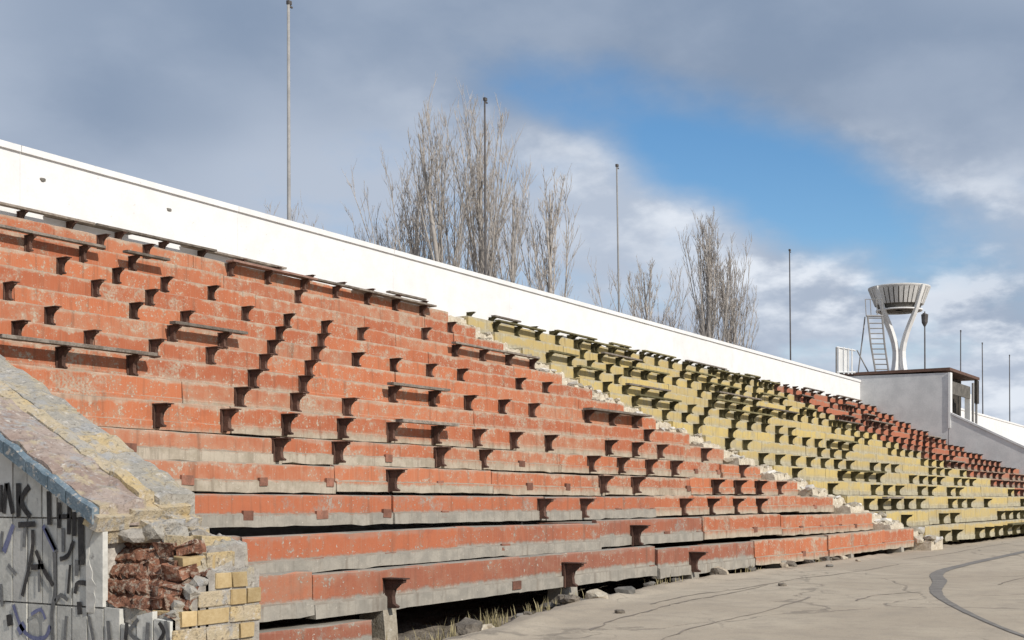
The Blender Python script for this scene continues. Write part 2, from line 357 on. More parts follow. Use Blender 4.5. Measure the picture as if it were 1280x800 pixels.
def smooth_pts(P, n_=10):
    out = []
    for k in range(len(P) - 1):
        p0 = Vector(P[max(k - 1, 0)]); p1 = Vector(P[k]); p2 = Vector(P[k + 1]); p3 = Vector(P[min(k + 2, len(P) - 1)])
        for j in range(n_):
            t = j / n_
            out.append(tuple(.5 * ((2 * p1) + (p2 - p0) * t + (2 * p0 - 5 * p1 + 4 * p2 - p3) * t * t + (3 * p1 - p0 - 3 * p2 + p3) * t ** 3)))
    out.append(tuple(P[-1])); return out
STRIP = [(44.6, 6.3), (36.0, 6.0), (30.0, 5.75), (25.4, 5.60), (22.3, 5.45), (20.6, 5.20), (19.0, 4.75), (17.2, 4.35), (15.6, 3.85), (13.4, 2.95), (11.8, 2.2), (9.5, 1.0), (6, -1)]
SW = smooth_pts(STRIP); strip_o = obj('tar_seam', ribbon(SW, lambda k: .10 if k < 55 else max(.030, .11 - .0022 * (k - 55)), .006, jit=.10).me('tar_seam'), M['tar'], ground)  # narrow dark strip just above the ground, thinning towards its near end
for pts in ([(13.2, 6.55), (14.6, 6.7), (16.2, 6.62), (18.4, 6.7), (20.5, 6.55), (23.5, 6.6)], [(10.3, 5.7), (11.3, 6.0), (12.4, 6.15), (13.6, 6.35), (15.1, 6.4), (17.0, 6.6)],
            [(9.0, 4.6), (11.0, 5.0), (13.0, 5.1), (15.2, 5.35)], [(16.8, 4.45), (15.9, 4.75), (14.9, 4.7)],
            [(25.2, 7.0), (29.0, 6.95), (34, 7.2), (39, 7.0)], [(18.8, 3.9), (21.2, 3.95), (24.2, 4.3), (27, 4.25)]):
    q = smooth_pts(pts, 8); q = [(x + RND.uniform(-.03, .03), y + RND.uniform(-.025, .025)) for x, y in q]
    obj('crack', ribbon(q, .014, .004, jit=.7).me('crack'), M['crack'], ground)

# ---------------------------------------------------------------- stepped seating
def step_mesh(L, H, rnd, gap, crumble, lip=.012, up=0.0):
    n_ = max(3, int(L / .20)); prof = [(-lip, gap), (-lip, .135), (0, .150), (0, H + up - .014), (.014, H + up), (.085, H + up), (.09, H), (D + .10, H), (D + .10, H - .09), (.10, H - .09), (.10, gap)]
    V = []; off = rnd.uniform(0, 200); k = len(prof)
    for s_ in range(n_ + 1):
        x = L * s_ / n_
        for q, (y, z) in enumerate(prof):
            nz = mnoise.noise(Vector((x * 2.6 + off, q * 7.1, 0)))
            nz2 = mnoise.noise(Vector((x * 7 + off, q * 3.3, 5)))
            if q in (0, 10): z += crumble * (.018 * nz + .022 * max(0, nz2))
            if q in (0, 1): y += crumble * .014 * nz
            if q in (3, 4): z -= .024 * max(0, nz2) * (.6 + crumble); y += (.02 * max(0, nz2) if q == 3 else 0)
            if q == 2: z += .02 * nz * crumble
            xx = x + (rnd.uniform(-.008, .008) if s_ in (0, n_) else 0)
            V.append((xx, y, z))
    F = [(s_ * k + q, s_ * k + (q + 1) % k, (s_ + 1) * k + (q + 1) % k, (s_ + 1) * k + q) for s_ in range(n_) for q in range(k)]
    F = [f_[::-1] for f_ in F] + [tuple(range(k)), tuple(range(n_ * k, (n_ + 1) * k))[::-1]]
    return mesh('concrete_step', V, F)
GX, GS = 11.5, 1.23                          # the brackets stand on one grid along X
SEG = 3 * GS
def joints(xa, xb):
    j0 = 12.86; k0 = math.floor((xa - j0) / SEG) - 1; out = [xa]
    for k in range(k0, k0 + 60):
        q = j0 + k * SEG
        if xa + .7 < q < xb - .7: out.append(q)
    return out + [xb]
blocks = {}
for key, label in (('red', 'near block of stepped seating in chipped orange-red paint, between tiled parapet wall and rubble stair'),
                   ('yellow', 'middle block of stepped seating in faded yellow paint with dark brackets'),
                   ('far', 'far block of stepped seating in brick red paint below grey end wall')):
    blocks[key] = tag(empty('seating_block', {'red': (X0, RY[0], 0), 'yellow': (XA1, RY[0], 0), 'far': (XB, RY[0], 0)}[key]), label, 'grandstand', 'blocks of stepped seating')
SEGS = []
# slabs that have slipped or heaved: (row, slab) -> (height, forward shift, tilt)
ODD = {(1, 1): (-.050, -.055, -.006), (1, 0): (-.03, -.02, .004), (2, 0): (-.005, .0, .003), (2, 1): (.010, .01, .008), (3, 1): (.0, .0, .002), (3, 0): (.0, .01, 0), (4, 1): (.0, .0, .002), (4, 0): (.0, 0, 0), (0, 1): (-.02, -.03, -.004), (0, 3): (-.025, -.02, .006), (2, 3): (-.02, -.03, -.005), (1, 4): (.02, -.02, .004), (0, 5): (-.01, -.03, -.004)}
def place(o, parent):                        # keep world placement under an unrotated parent
    o.parent = parent; o.location = Vector(o.location) - parent.location
for key, xa, xb in (('red', X0, XA0), ('yellow', XA1, XB - .02), ('far', XB, XE - .02)):
    for i in range(NR):
        H = BB[i + 1] - BB[i]; UP = TT[i + 1] - BB[i + 1] - .012
        cache = {}
        js = joints(xa, xb)
        for n_, (ja, jb) in enumerate(zip(js, js[1:])):
            near = (key == 'red' and i <= 4)
            L = jb - ja - .018
            ck = (round(L, 2), n_ % 2)
            if near or ck not in cache:
                gp = (.075 if ja < 13 else .05) if near else 0
                cache[ck] = step_mesh(L, H - gp, RND, .0 if near else .026, 1.0 if near else .7, .028 if near else .012, max(0, UP + gp - (.028 if near else 0)))
                cache[ck].materials.append(M['orange_low' if (near and i <= 2 and ja < 19) else 'orange_mid' if (near and ja < 16) else {'red': 'orange', 'yellow': 'yellow', 'far': 'red_far'}[key]])
            dz = RND.uniform(-.012, .006) if not near else RND.uniform(-.020, .008)
            yo = RND.uniform(-.008, .008) * (3.5 if near else 1); tl = 0.0
            if key == 'red' and (i, n_) in ODD: dz, yo, tl = ODD[(i, n_)]
            SEGS.append((key, i, ja, jb, yo, dz))
            o = obj('concrete_step', cache[ck], None, None, (ja + .009, RY[i] + yo, BB[i] - drop(i, ja) + dz),
                    (0, tilt(i, ja) + tl + RND.uniform(-.0012, .0012) * (6 if near else 1), RND.uniform(-.0012, .0012) * (6 if near else 1)))
            place(o, blocks[key])

# brackets ----------------------------------------------------------------
def bracket_mesh(name, mat):
    mb = MB()
    mb.prism([(0, 0), (-.155, 0), (-.165, .02), (-.115, .045), (-.105, .12), (-.125, .19), (-.19, .245), (-.245, .262), (-.245, .292), (0, .292)], -.028, .028)
    mb.box(-.06, .06, -.265, .03, .292, .306)
    mb.box(-.055, .055, -.014, .02, -.012, .30)
    me_ = mb.me(name); me_.materials.append(mat); return me_
BR = {'red': bracket_mesh('seat_bracket', M['rust']), 'yellow': bracket_mesh('seat_bracket', M['olive_steel']), 'far': bracket_mesh('seat_bracket', M['rust'])}
def zrow(i, X):                              # brackets sit where the tread below leaves the riser in view
    return BB[i] - drop(i, X) + max(0.0, D * (TT[i] - CZ) / RY[max(i - 1, 0)] - .03) - (.17 if i == 15 else 0)
def zsc(i): return min(1.0, max(.72, (TT[i + 1] - BB[i] - max(0.0, D * (TT[i] - CZ) / RY[max(i - 1, 0)] - .03) - .03) / .306))
def put_bracket(key, i, X):
    y = RY[i] + (-.012 if i < 15 else -.02)
    o = obj('seat_bracket', BR[key], None, None, (X, y, zrow(i, X) + .012), (0, RND.uniform(-.02, .02), RND.uniform(-.06, .06)), (1, 1, zsc(i)))
    place(o, blocks[key])
PRESENT = {
    0: [10.31, 14.2, 17.91], 1: [17.83], 2: [16.53, 17.69, 21.4, 22.7, 23.97, 25.12],
    3: [13.94, 20.18, 21.34, 25.09, 26.26, 27.58, 28.74],
    4: [12.72, 13.98, 16.43, 17.66, 20.93, 22.57, 23.82, 25.01, 28.75],
    5: [11.55, 12.72, 13.99, 15.24, 16.5, 17.7, 18.97, 20.21, 21.44, 23.92, 25.07, 26.26, 28.74],
    6: [13.95, 15.24, 16.43, 26.93],
    7: [10.73, 11.5, 12.66, 15.19, 16.33, 18.84, 20.12, 21.33, 22.52, 23.77, 26.36, 27.35],
    8: [11.45, 12.62, 13.91, 15.2, 16.35, 17.61],
    9: [12.78, 15.23, 16.45, 17.89, 18.95, 20.17, 21.39, 22.58, 23.84, 26.26, 27.58],
    10: [12.67, 15.25, 16.43, 18.99, 20.17],
    11: [15.26, 16.45, 18.96, 20.14, 21.47, 22.63, 26.26, 27.48, 28.7, 29.8],
    12: [15.25, 16.46, 18.02, 19.32, 26.12], 13: [14.67, 15.76, 16.92, 22.76, 28.65],
    14: [18.17, 19.35, 21.7, 22.94, 23.97, 25.09, 26.35, 27.45, 28.6],
    15: [14.0, 15.2, 16.4, 17.6, 18.9, 20.1, 21.3, 22.6, 23.8, 25.1, 26.3, 27.5, 28.7]}
def snap(X): return GX + GS * round((X - GX) / GS)
have = set()
for i, xs in PRESENT.items():
    for X in xs:
        k = (i, round(snap(X), 2))
        if k in have: continue
        have.add(k); put_bracket('red', i, k[1] + RND.uniform(-.03, .03))
# yellow and far blocks: most brackets still there, with bare patches
BARE = [(45.5, 8.6, 3.6, 1.6), (47.5, 6.0, 4.2, 1.6), (51.8, 12.0, 3.0, 1.2), (42, 4.4, 2.6, .7), (38.2, 10.6, 3.4, .8), (36.8, 6.2, 2.2, .8), (49, 2.6, 3.2, 1.2), (53.5, 4.0, 1.6, 1.3), (58.8, 12.6, 1.8, 1.2), (63.4, 10.8, 1.6, 1.4), (62.5, 7.6, 1.3, 1.0),
        (33.6, 12.8, 2.0, 1.0), (41.5, 13.4, 1.8, .6), (34.5, 3.4, 2.0, 1.0), (39.6, 1.4, 3.4, .8), (47, 10.6, 3.0, .7)]
def bare(X, i): return any(((X - a_) / (c_ * .8)) ** 2 + ((i - b_) / (d_ * .8)) ** 2 < 1 for a_, b_, c_, d_ in BARE)
rb = random.Random(21)
X = snap(31.8); yb = {}
while X < XE - .5:
    for i in range(16):
        key = 'yellow' if X < XB - .2 else 'far'
        if i == 15 and X > XE - 1.5: continue
        if X < 31.5 or bare(X, i): continue
        pr = .94 if key == 'far' else (.84 if i < 12 else .9)
        if i == 15: pr = .9
        if rb.random() > pr: continue
        put_bracket(key, i, X + rb.uniform(-.03, .03)); yb[(i, round(X, 2))] = key
    X += GS

# planks ------------------------------------------------------------------
def plank_mesh(L, w, rnd):
    n_ = max(2, int(L / .6)); V = []; off = rnd.uniform(0, 99)
    for s_ in range(n_ + 1):
        x = L * s_ / n_; wz = .010 * mnoise.noise(Vector((x + off, 0, 0)))
        for y, z in ((-w, 0), (-w, .042), (-w + .006, .048), (-.006, .048), (0, .042), (0, 0)): V.append((x + rnd.uniform(-.012, .012) * (s_ in (0, n_)), y + wz * .6, z + wz * .3))
    F = [(s_ * 6 + q, (s_ + 1) * 6 + q, (s_ + 1) * 6 + (q + 1) % 6, s_ * 6 + (q + 1) % 6) for s_ in range(n_) for q in range(6)]
    F += [tuple(range(6)), tuple(range(n_ * 6, n_ * 6 + 6))[::-1]]
    me_ = mesh('seat_plank', V, F); return me_
def put_plank(key, i, xa, xb, mat, w=.17, yo=-.02):
    o = obj('seat_plank', plank_mesh(xb - xa, w, RND), M[mat], None, (xa, RY[i] - .02 + yo, zrow(i, xa) + .013 + .307 * zsc(i)), (0, tilt(i, xa), RND.uniform(-.004, .004)))
    place(o, blocks[key])
for i, xa, xb, mat, w, yo in [(15, 13.8, 18.1, 'plank', .15, -.11), (15, 17.0, 19.2, 'plank', .15, -.01), (15, 18.15, 21.6, 'plank', .15, -.12), (15, 20.7, 24.1, 'plank', .17, -.02),
                              (13, 14.0, 16.8, 'plank', .15, -.11), (13, 17.3, 18.4, 'plank', .15, -.16), (14, 21.2, 24.1, 'plank_red', .25, -.02), (14, 23.2, 26.4, 'plank', .15, -.11), (14, 25.7, 29.1, 'plank', .25, -.02), (15, 28.2, 29.9, 'plank', .15, -.11),
                              (11, 26.0, 30.0, 'plank', .15, -.11), (7, 10.4, 13.0, 'plank', .15, -.11), (9, 15.1, 16.8, 'plank', .15, -.11), (7, 18.6, 20.4, 'plank', .15, -.12),
                              (7, 26.1, 29.2, 'plank', .26, -.02), (5, 16.4, 18.0, 'plank', .15, -.12)]:
    put_plank('red', i, xa, xb, mat, w, yo)
    for k in range(int((xb - xa) / GS) + 2):                         # a plank needs something to lie on
        q = (i, round(snap(xa + .3 + k * GS), 2))
        if xa - .1 < q[1] < xb + .1 and q not in have: have.add(q); put_bracket('red', i, q[1])
rp = random.Random(5)
for i in range(16):
    X = snap(32.0)
    while X < XE - 3:
        pr = .09 if i < 10 else ((.5 if X < 42 else .2) if i < 15 or X > 48 else .85)
        if rp.random() < pr and not bare(X, i):
            n_ = rp.choice((1, 2, 2, 3)); xb = X + n_ * GS + .2
            key = 'yellow' if X < XB - .2 else 'far'
            if key == 'yellow': xb = min(xb, XB - .1)
            if xb < XE - .2 and xb - X > .8:
                put_plank(key, i, X - .12, xb, rp.choice(('plank_olive', 'plank_olive', 'plank')) if key == 'yellow' else 'plank', .15, -.11)
                q = X
                while q < xb:
                    k = (i, round(q, 2))
                    if k not in yb and q < XE - .4: yb[k] = key; put_bracket('yellow' if q < XB - .2 else 'far', i, q)
                    q += GS
            X = xb
        X += GS

rq = random.Random(9)
pm = MB(); pm.box(-.085, .085, -.006, .03, 0, .105); plate = pm.me('anchor_plate'); plate.materials.append(M['anchor'])
for key, i, ja, jb, yo, dz in SEGS:
    if key != 'red' or i > 4: continue
    X = snap(ja)
    while X < jb - .12:
        if X > ja + .12 and (i, round(X, 2)) not in have and rq.random() < .55:
            o = obj('anchor_plate', plate, None, None, (X, RY[i] + yo - .024, BB[i] + dz + .07), (0, rq.uniform(-.05, .05), 0), (rq.uniform(.8, 1.2), 1, rq.uniform(.8, 1.1))); place(o, blocks['red'])
        X += GS
# stubs of the beams below the first step, a fallen slab, rubble along the broken edge
for X, sl in ((14.05, .10), (17.75, .11), (21.5, .10), (25.3, .11), (28.9, .10), (10.3, .1)):
    mb = MB(); mb.prism([(-.10, -.5), (.30, -.5), (.26, .115), (-.045, .115), (-.07, -.1)], -sl, sl)
    o = obj('support_stub', mb.me('support_stub'), M['orange_low' if X > 12 else 'rubble'], None, (X, RY[0] - .01, 0), (0, 0, RND.uniform(-.1, .1))); place(o, blocks['red'])
# ---------------------------------------------------------------- rubble stair in the aisle
st = tag(empty('aisle_stair', (XA0, RY[0], 0)), 'narrow crumbling pale concrete stair climbing between orange and yellow seating', 'stairs')
rs = random.Random(4)
def stair_z(x, y):
    i = int(max(0, min(NR - 1, math.floor((y - RY[0] + .42) / D)))); t = (y - RY[0] + .42) / D - i
    H = BB[i + 1] - BB[i]
    q = .5 if t < .5 else 1.0
    z = BB[i] - drop(i, XA0) + H * (q - .30) + .05
    z += .055 * mnoise.noise(Vector((x * 5, y * 5, 1))) + .05 * mnoise.noise(Vector((x * 12, y * 12, 6))) + .03 * mnoise.noise(Vector((x * 27, y * 27, 3)))
    return z
NXs, NYs = 22, 420; V = []
for b_i in range(NYs + 1):
    for a_i in range(NXs + 1):
        y = RY[0] - .40 + (NR * D + .30) * b_i / NYs + .03 * mnoise.noise(Vector((a_i * .5, b_i * .05, 2))); x = XA0 - .03 + (XA1 - XA0 + .06) * a_i / NXs
        V.append((x, y, stair_z(x, y)))
w = NXs + 1
F = [(b_i * w + a_i, b_i * w + a_i + 1, (b_i + 1) * w + a_i + 1, (b_i + 1) * w + a_i) for b_i in range(NYs) for a_i in range(NXs)]
nb = len(V); rim_i = [a_i for a_i in range(w)] + [b_i * w + NXs for b_i in range(1, NYs + 1)] + [NYs * w + a_i for a_i in range(NXs - 1, -1, -1)] + [b_i * w for b_i in range(NYs - 1, 0, -1)]
V += [(V[q][0], V[q][1], V[q][2] - .8) for q in rim_i]; m_ = len(rim_i)
F += [(rim_i[q], nb + q, nb + (q + 1) % m_, rim_i[(q + 1) % m_]) for q in range(m_)]
body = obj('stair_body', mesh('stair_body', V, F), M['rubble']); place(body, st)
lumps = [lump('stair_block', 1, rs, .30, 1, (.20, .13, .07)) for _ in range(9)]
for i in range(NR):
    for k in range(9):
        X = rs.uniform(XA0 + .02, XA1 - .05); y = RY[i] - .38 + rs.uniform(0, D)
        o = obj('stair_block', rs.choice(lumps), M['rubble' if rs.random() < .55 else 'stair_pale'], None, (X, y, stair_z(X, y) + .02), (rs.uniform(-.3, .3), rs.uniform(-.3, .3), rs.uniform(0, 6)), (rs.uniform(.4, 1.0),) * 3)
        place(o, st)

# ---------------------------------------------------------------- white back wall
def wall_top(X): return 8.36 - .0085 * (X - 16)
bw = tag(empty('back_wall', (60, WALL_Y, 6)), 'long whitewashed parapet wall along the top of the stand', 'wall')
xs = frange(-8, XE + .0, 13) + frange(XE + 6, 140, 11)
for xa, xb in zip(xs, xs[1:]):
    mb = MB(); z0 = 5.2; ta, tb = wall_top(xa) - .16, wall_top(xb) - .16
    n_ = 12; Vv = []
    for k in range(n_ + 1):
        x = xa + (xb - xa) * k / n_ - (.004 if k == n_ else 0); t_ = wall_top(x) - .16; w = .006 * mnoise.noise(Vector((x, 0, 3)))
        Vv += [(x, WALL_Y + w, z0), (x, WALL_Y + w, t_), (x, WALL_Y + .3, t_), (x, WALL_Y + .3, 0)]
    Ff = [(k * 4 + q, (k + 1) * 4 + q, (k + 1) * 4 + (q + 1) % 4, k * 4 + (q + 1) % 4) for k in range(n_) for q in range(4)]
    Ff = Ff + [(0, 1, 2, 3), tuple(n_ * 4 + q for q in (3, 2, 1, 0))]
    o = obj('wall_panel', mesh('wall_panel', Vv, Ff), M['white']); place(o, bw)
    mb = MB(); mb.add([(xa, WALL_Y - .05, ta), (xa, WALL_Y + .36, ta), (xa, WALL_Y + .36, ta + .16), (xa, WALL_Y - .05, ta + .13),
                       (xb - .012, WALL_Y - .05, tb), (xb - .012, WALL_Y + .36, tb), (xb - .012, WALL_Y + .36, tb + .16), (xb - .012, WALL_Y - .05, tb + .13)],
                      [(0, 1, 2, 3), (7, 6, 5, 4), (0, 4, 5, 1), (1, 5, 6, 2), (2, 6, 7, 3), (3, 7, 4, 0)])
    o = obj('coping', mb.me('coping'), M['white']); place(o, bw)
for X, z in ((17.0, 7.75), (20.4, 7.78)):
    o = obj('broken_patch', lump('broken_patch', 1, RND, .5, 2, (.07, .02, .035)), M['dark_concrete'], None, (X, WALL_Y - .002, z)); place(o, bw)

# masts behind the wall
def mast(X, ztop, lean, label, r=.055, mat='galv', lampy=False):
    base = Vector((X, WALL_Y + .62, 0)); t = empty('mast', base)
    tag(t, label, 'mast', 'masts behind the back wall')
    mb = MB(); mb.tube([(0, 0, 0), (-lean * .5, 0, ztop * .5), (-lean, 0, ztop)], [r * 1.15, r, r * .72], 8)
    obj('pole', mb.me('pole', True), M[mat], t)
    mb = MB()
    if lampy:
        mb.tube([(-lean, 0, ztop - 1.0), (-lean, 0, ztop - .75), (-lean, 0, ztop - .2)], [.07, .20, .24], 10)
        mb.tube([(-lean - .3, 0, ztop - .22), (-lean + .3, 0, ztop - .18)], .09, 8)
    else:
        mb.box(-lean - .04, -lean + .09, -.04, .04, ztop, ztop + .10); mb.box(-lean + .03, -lean + .15, -.02, .02, ztop - .06, ztop - .02)
    obj('lamp_head' if lampy else 'mast_cap', mb.me('mast_head'), M['dark_steel'], t)
    return t
mast(25.1, 14.1, .05, 'tall pale mast behind white wall above the orange seating', .052)
mast(34.4, 14.0, .12, 'thin mast rising among the big cluster of poplars', .04, 'dark_steel')
mast(43.8, 13.85, .45, 'thin leaning mast between the narrow poplar and the hazy bush', .04)
mast(62.3, 13.65, .35, 'thin mast between the dense twin poplar and the torch tower', .042, 'dark_steel')
mast(87.8, 13.75, .2, 'mast with a lamp head just beside the torch tower', .06, 'dark_steel', True)
for X, zt, le in ((97.6, 13.5, .0), (105.1, 13.3, .5), (115.1, 13.3, .3)):
    mast(X, zt, le, 'thin distant mast beyond the open booth', .05, 'dark_steel')

# ---------------------------------------------------------------- grey end wall with booth and torch tower
ew = tag(empty('end_wall', (XE, 18, 0)), 'grey rendered end wall sloping down with the far red seating', 'wall')
def poly_wall(name, pts, x0, x1, mat, parent):
    mb = MB(); mb.prism(pts, x0, x1); o = obj(name, mb.me(name), mat); place(o, parent); return o
poly_wall('wall_slab', [(7.6, -.3), (17.40, -.3), (17.40, 5.78), (13.5, 3.80), (8.6, 1.35), (7.6, .9)], XE, XE + .35, M['concrete'], ew)
poly_wall('coping', [(7.5, .88), (13.5, 3.81), (17.38, 5.79), (17.38, 5.90), (13.5, 3.93), (7.5, 1.0)], XE - .05, XE + .4, M['white'] if False else M['concrete'], ew)
bt = tag(empty('booth', (XE, 17.4, 0)), 'grey flat-roofed booth with open dark front on top of the end wall', 'booth')
poly_wall('side_wall', [(17.42, -.3), (23.4, -.3), (23.4, 8.12), (17.42, 8.02)], XE + .01, XE + .3, M['concrete'], bt)
mb = MB(); mb.box(XE + .3, 78.4, 23.0, 23.4, 3, 8.1); o = obj('rear_wall', mb.me('rear_wall'), M['concrete']); place(o, bt)
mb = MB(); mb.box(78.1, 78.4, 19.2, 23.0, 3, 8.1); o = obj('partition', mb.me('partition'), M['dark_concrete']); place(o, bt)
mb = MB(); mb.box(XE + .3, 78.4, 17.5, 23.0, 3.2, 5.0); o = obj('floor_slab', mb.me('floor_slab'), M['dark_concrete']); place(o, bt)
mb = MB(); mb.box(XE - .06, XE + .36, 17.30, 17.415, 5.0, 8.03); o = obj('corner_pillar', mb.me('corner_pillar'), M['white_paint']); place(o, bt)
mb = MB(); mb.box(76.4, 76.75, 17.4, 17.7, 5.0, 7.2); o = obj('pillar', mb.me('pillar'), M['white_paint']); place(o, bt)
for X in (77.35, 78.2):
    mb = MB(); mb.tube([(X, 17.45, 5.0), (X, 17.45, 7.9)], .07, 6); o = obj('post', mb.me('post'), M['galv']); place(o, bt)
mb = MB(); mb.box(XE + .31, 78.09, 18.3, 18.45, 5.0, 8.1); o = obj('inner_wall', mb.me('inner_wall'), M['booth_inside']); place(o, bt)  # dark panel added across the booth, stands in for the shaded interior
mb = MB(); mb.box(77.9, 78.45, 17.35, 17.5, 6.75, 8.1); o = obj('fascia_board', mb.me('fascia_board'), M['booth_inside']); place(o, bt)
mb = MB(); mb.box(XE + .4, 76.3, 17.36, 17.44, 6.9, 7.6); o = obj('window_board', mb.me('window_board'), M['dark_concrete']); place(o, bt)
mb = MB(); mb.box(XE - .05, 78.5, 17.33, 23.5, 8.14, 8.30); o = obj('roof_slab', mb.me('roof_slab'), M['brown_roof']); place(o, bt)
ROOF = 8.30
# torch tower: curved fins carrying a ribbed bowl
TX, TY = 74.4, 20.9
tt = tag(empty('torch_tower', (TX, TY, ROOF)), 'white torch tower with ribbed bowl on splayed curved legs, on booth roof', 'torch tower')
def fin(ang):
    prof = [(.40, 0), (.31, .45), (.25, .95), (.25, 1.35), (.36, 1.85), (.58, 2.4), (.86, 2.95), (1.12, 3.4), (1.30, 3.75), (1.46, 4.15), (1.78, 5.0)]
    mb = MB(); V = []
    dx, dy = cos(ang), sin(ang); nx_, ny_ = -dy, dx
    for k, (r, z) in enumerate(prof):
        q = k / (len(prof) - 1); w = .15 - .05 * q; t_ = .30 - .12 * q
        if k == 0: t_ = .36
        for sr, sn in ((-1, -1), (1, -1), (1, 1), (-1, 1)):
            V.append((dx * (r + sr * t_ / 2) + nx_ * sn * w, dy * (r + sr * t_ / 2) + ny_ * sn * w, z))
    F = [(k * 4 + q, k * 4 + (q + 1) % 4, (k + 1) * 4 + (q + 1) % 4, (k + 1) * 4 + q) for k in range(len(prof) - 1) for q in range(4)]
    F += [(3, 2, 1, 0), tuple(len(prof) * 4 - 4 + q for q in range(4))]
    mb.add(V, F); return mb.me('leg')
for k in range(4): obj('leg', fin(radians(-57.5 - 60 - 90 * k)), M['white_paint'], tt)
def lathe(prof, n_=40):
    V = [(r * cos(2 * pi * k / n_), r * sin(2 * pi * k / n_), z) for r, z in prof for k in range(n_)]
    F = [(j * n_ + k, j * n_ + (k + 1) % n_, (j + 1) * n_ + (k + 1) % n_, (j + 1) * n_ + k) for j in range(len(prof) - 1) for k in range(n_)]
    return mesh('bowl', V, F, True)
bowl_o = obj('bowl', lathe([(.2, 3.74), (1.10, 3.74), (1.18, 3.78), (1.24, 4.08), (1.32, 4.14), (1.56, 4.75), (1.62, 4.98), (1.50, 4.98), (1.2, 4.3), (.2, 4.2)]), M['dark_concrete'], tt)
obj('rim', lathe([(1.58, 4.86), (1.72, 4.92), (1.74, 5.05), (1.64, 5.06), (1.56, 4.98)]), M['bowl'], bowl_o)
rm = MB(); rm.add([(1.36, -.085, 4.02), (1.36, .085, 4.02), (1.74, .125, 5.0), (1.74, -.125, 5.0), (1.26, -.07, 4.06), (1.26, .07, 4.06), (1.62, .09, 5.0), (1.62, -.09, 5.0)],
                  [(0, 1, 2, 3), (5, 4, 7, 6), (0, 4, 5, 1), (1, 5, 6, 2), (2, 6, 7, 3), (3, 7, 4, 0)])
rib = rm.me('rib'); rib.materials.append(M['bowl'])
for k in range(36): obj('rib', rib, None, bowl_o, (0, 0, 0), (0, 0, 2 * pi * k / 36))
obj('collar', lathe([(1.18, 3.67), (1.29, 3.67), (1.31, 3.75), (1.16, 3.76)]), M['white_paint'], tt)
# hooped access ladder
ld = tag(empty('access_ladder', (72.0, 21.9, ROOF)), 'tall hooped steel ladder leaning beside the torch tower', 'ladder')
def bar(pts, r=.035): q = MB(); q.tube(pts, r, 5); return q
ux, uy = .5376, -.8433                                               # ladder is broadside to the track
def lp(a_, z, d_=0): return (ux * a_ + .84 * d_, uy * a_ + .54 * d_, z)
for a0, a1 in ((.38, -.10), (1.12, .72)):
    obj('stile', bar([lp(a0 - .02, 0), lp((a0 + a1) / 2 - .06, 1.6), lp(a1, 3.2)], .055).me('stile'), M['galv'], ld)
for k in range(11):
    t = (k + .6) / 11; obj('rung', bar([lp(.38 - .48 * t, 3.2 * t), lp(1.12 - .40 * t, 3.2 * t)], .035).me('rung'), M['galv'], ld)
obj('top_frame', bar([lp(-.16, 3.2), lp(.78, 3.2)], .06).me('top_frame'), M['galv'], ld)
for a_ in (-.18, .10, .45, .76): obj('guard_post', bar([lp(a_, 3.2), lp(a_ - .05, 4.15)], .025).me('guard_post'), M['galv'], ld)
obj('guard_rail', bar([lp(-.25, 4.15), lp(.74, 4.15)], .022).me('guard_rail'), M['galv'], ld)
for p0, p1 in (((-.16, 3.2), (-.55, 0)), ((-.62, 1.3), (.05, 0))): obj('brace', bar([lp(*p0, .3), lp(*p1, .3)], .04).me('brace'), M['galv'], ld)
# white railing panel at the corner of the roof
rl = tag(empty('railing_panel', (71.2, 22.9, ROOF - .1)), 'small white railing panel at the corner where white wall meets booth', 'railing')
for a_ in (-.62, -.5, -.2, .05, .25): obj('baluster', bar([lp(a_, 0), lp(a_, 1.52 - .25 * max(0, a_ + .1))], .045 if a_ > -.6 else .06).me('baluster'), M['white_paint'] if a_ > -.6 else M['galv'], rl)
mb = MB(); q0, q1 = lp(-.48, .12), lp(.02, .12)
mb.add([(*q0[:2], .12), (*q1[:2], .12), (*q1[:2], 1.35), (*q0[:2], 1.48)] + [(q0[0] + .03, q0[1] + .03, .12), (q1[0] + .03, q1[1] + .03, .12), (q1[0] + .03, q1[1] + .03, 1.35), (q0[0] + .03, q0[1] + .03, 1.48)],
       [(0, 1, 2, 3), (7, 6, 5, 4), (0, 4, 5, 1), (1, 5, 6, 2), (2, 6, 7, 3), (3, 7, 4, 0)])
obj('sheet', mb.me('sheet'), M['white_paint'], rl)
obj('top_rail', bar([lp(-.62, 1.52), lp(.45, 1.32)], .05).me('top_rail'), M['white_paint'], rl)
obj('bottom_rail', bar([lp(-.62, .1), lp(.45, .1)], .05).me('bottom_rail'), M['white_paint'], rl)

# ---------------------------------------------------------------- tiled parapet wall with broken end (near left)
pw = tag(empty('parapet_wall', (5.25, 5.3, 0)), 'broken parapet wall with sloping brick coping, graffiti on grey tiles and crumbled end', 'wall')
PX0, PX1, PY0 = 4.90, 5.61, 5.33
SL = .512
def ctop(y): return 1.155 + SL * (y - 5.88)
rw = random.Random(12)
def padd(name, me_, mat, loc=(0, 0, 0), rot=(0, 0, 0), sc=None):
    o = obj(name, me_, M[mat] if mat else None, None, loc, rot, sc); place(o, pw); return o
mb = MB(); mb.prism([(5.97, -.2), (9.0, -.2), (9.0, ctop(9.0) - .12), (5.97, ctop(5.97) - .12)], PX0 + .03, PX1 - .01); padd('wall_core', mb.me('wall_core'), 'mortar')
mb = MB(); mb.prism([(9.0, -.2), (22.2, -.2), (22.2, 8.2), (9.0, ctop(9.0) - .12)], PX0 + .03, PX1 - .01); padd('wall_core', mb.me('wall_core'), 'mortar')
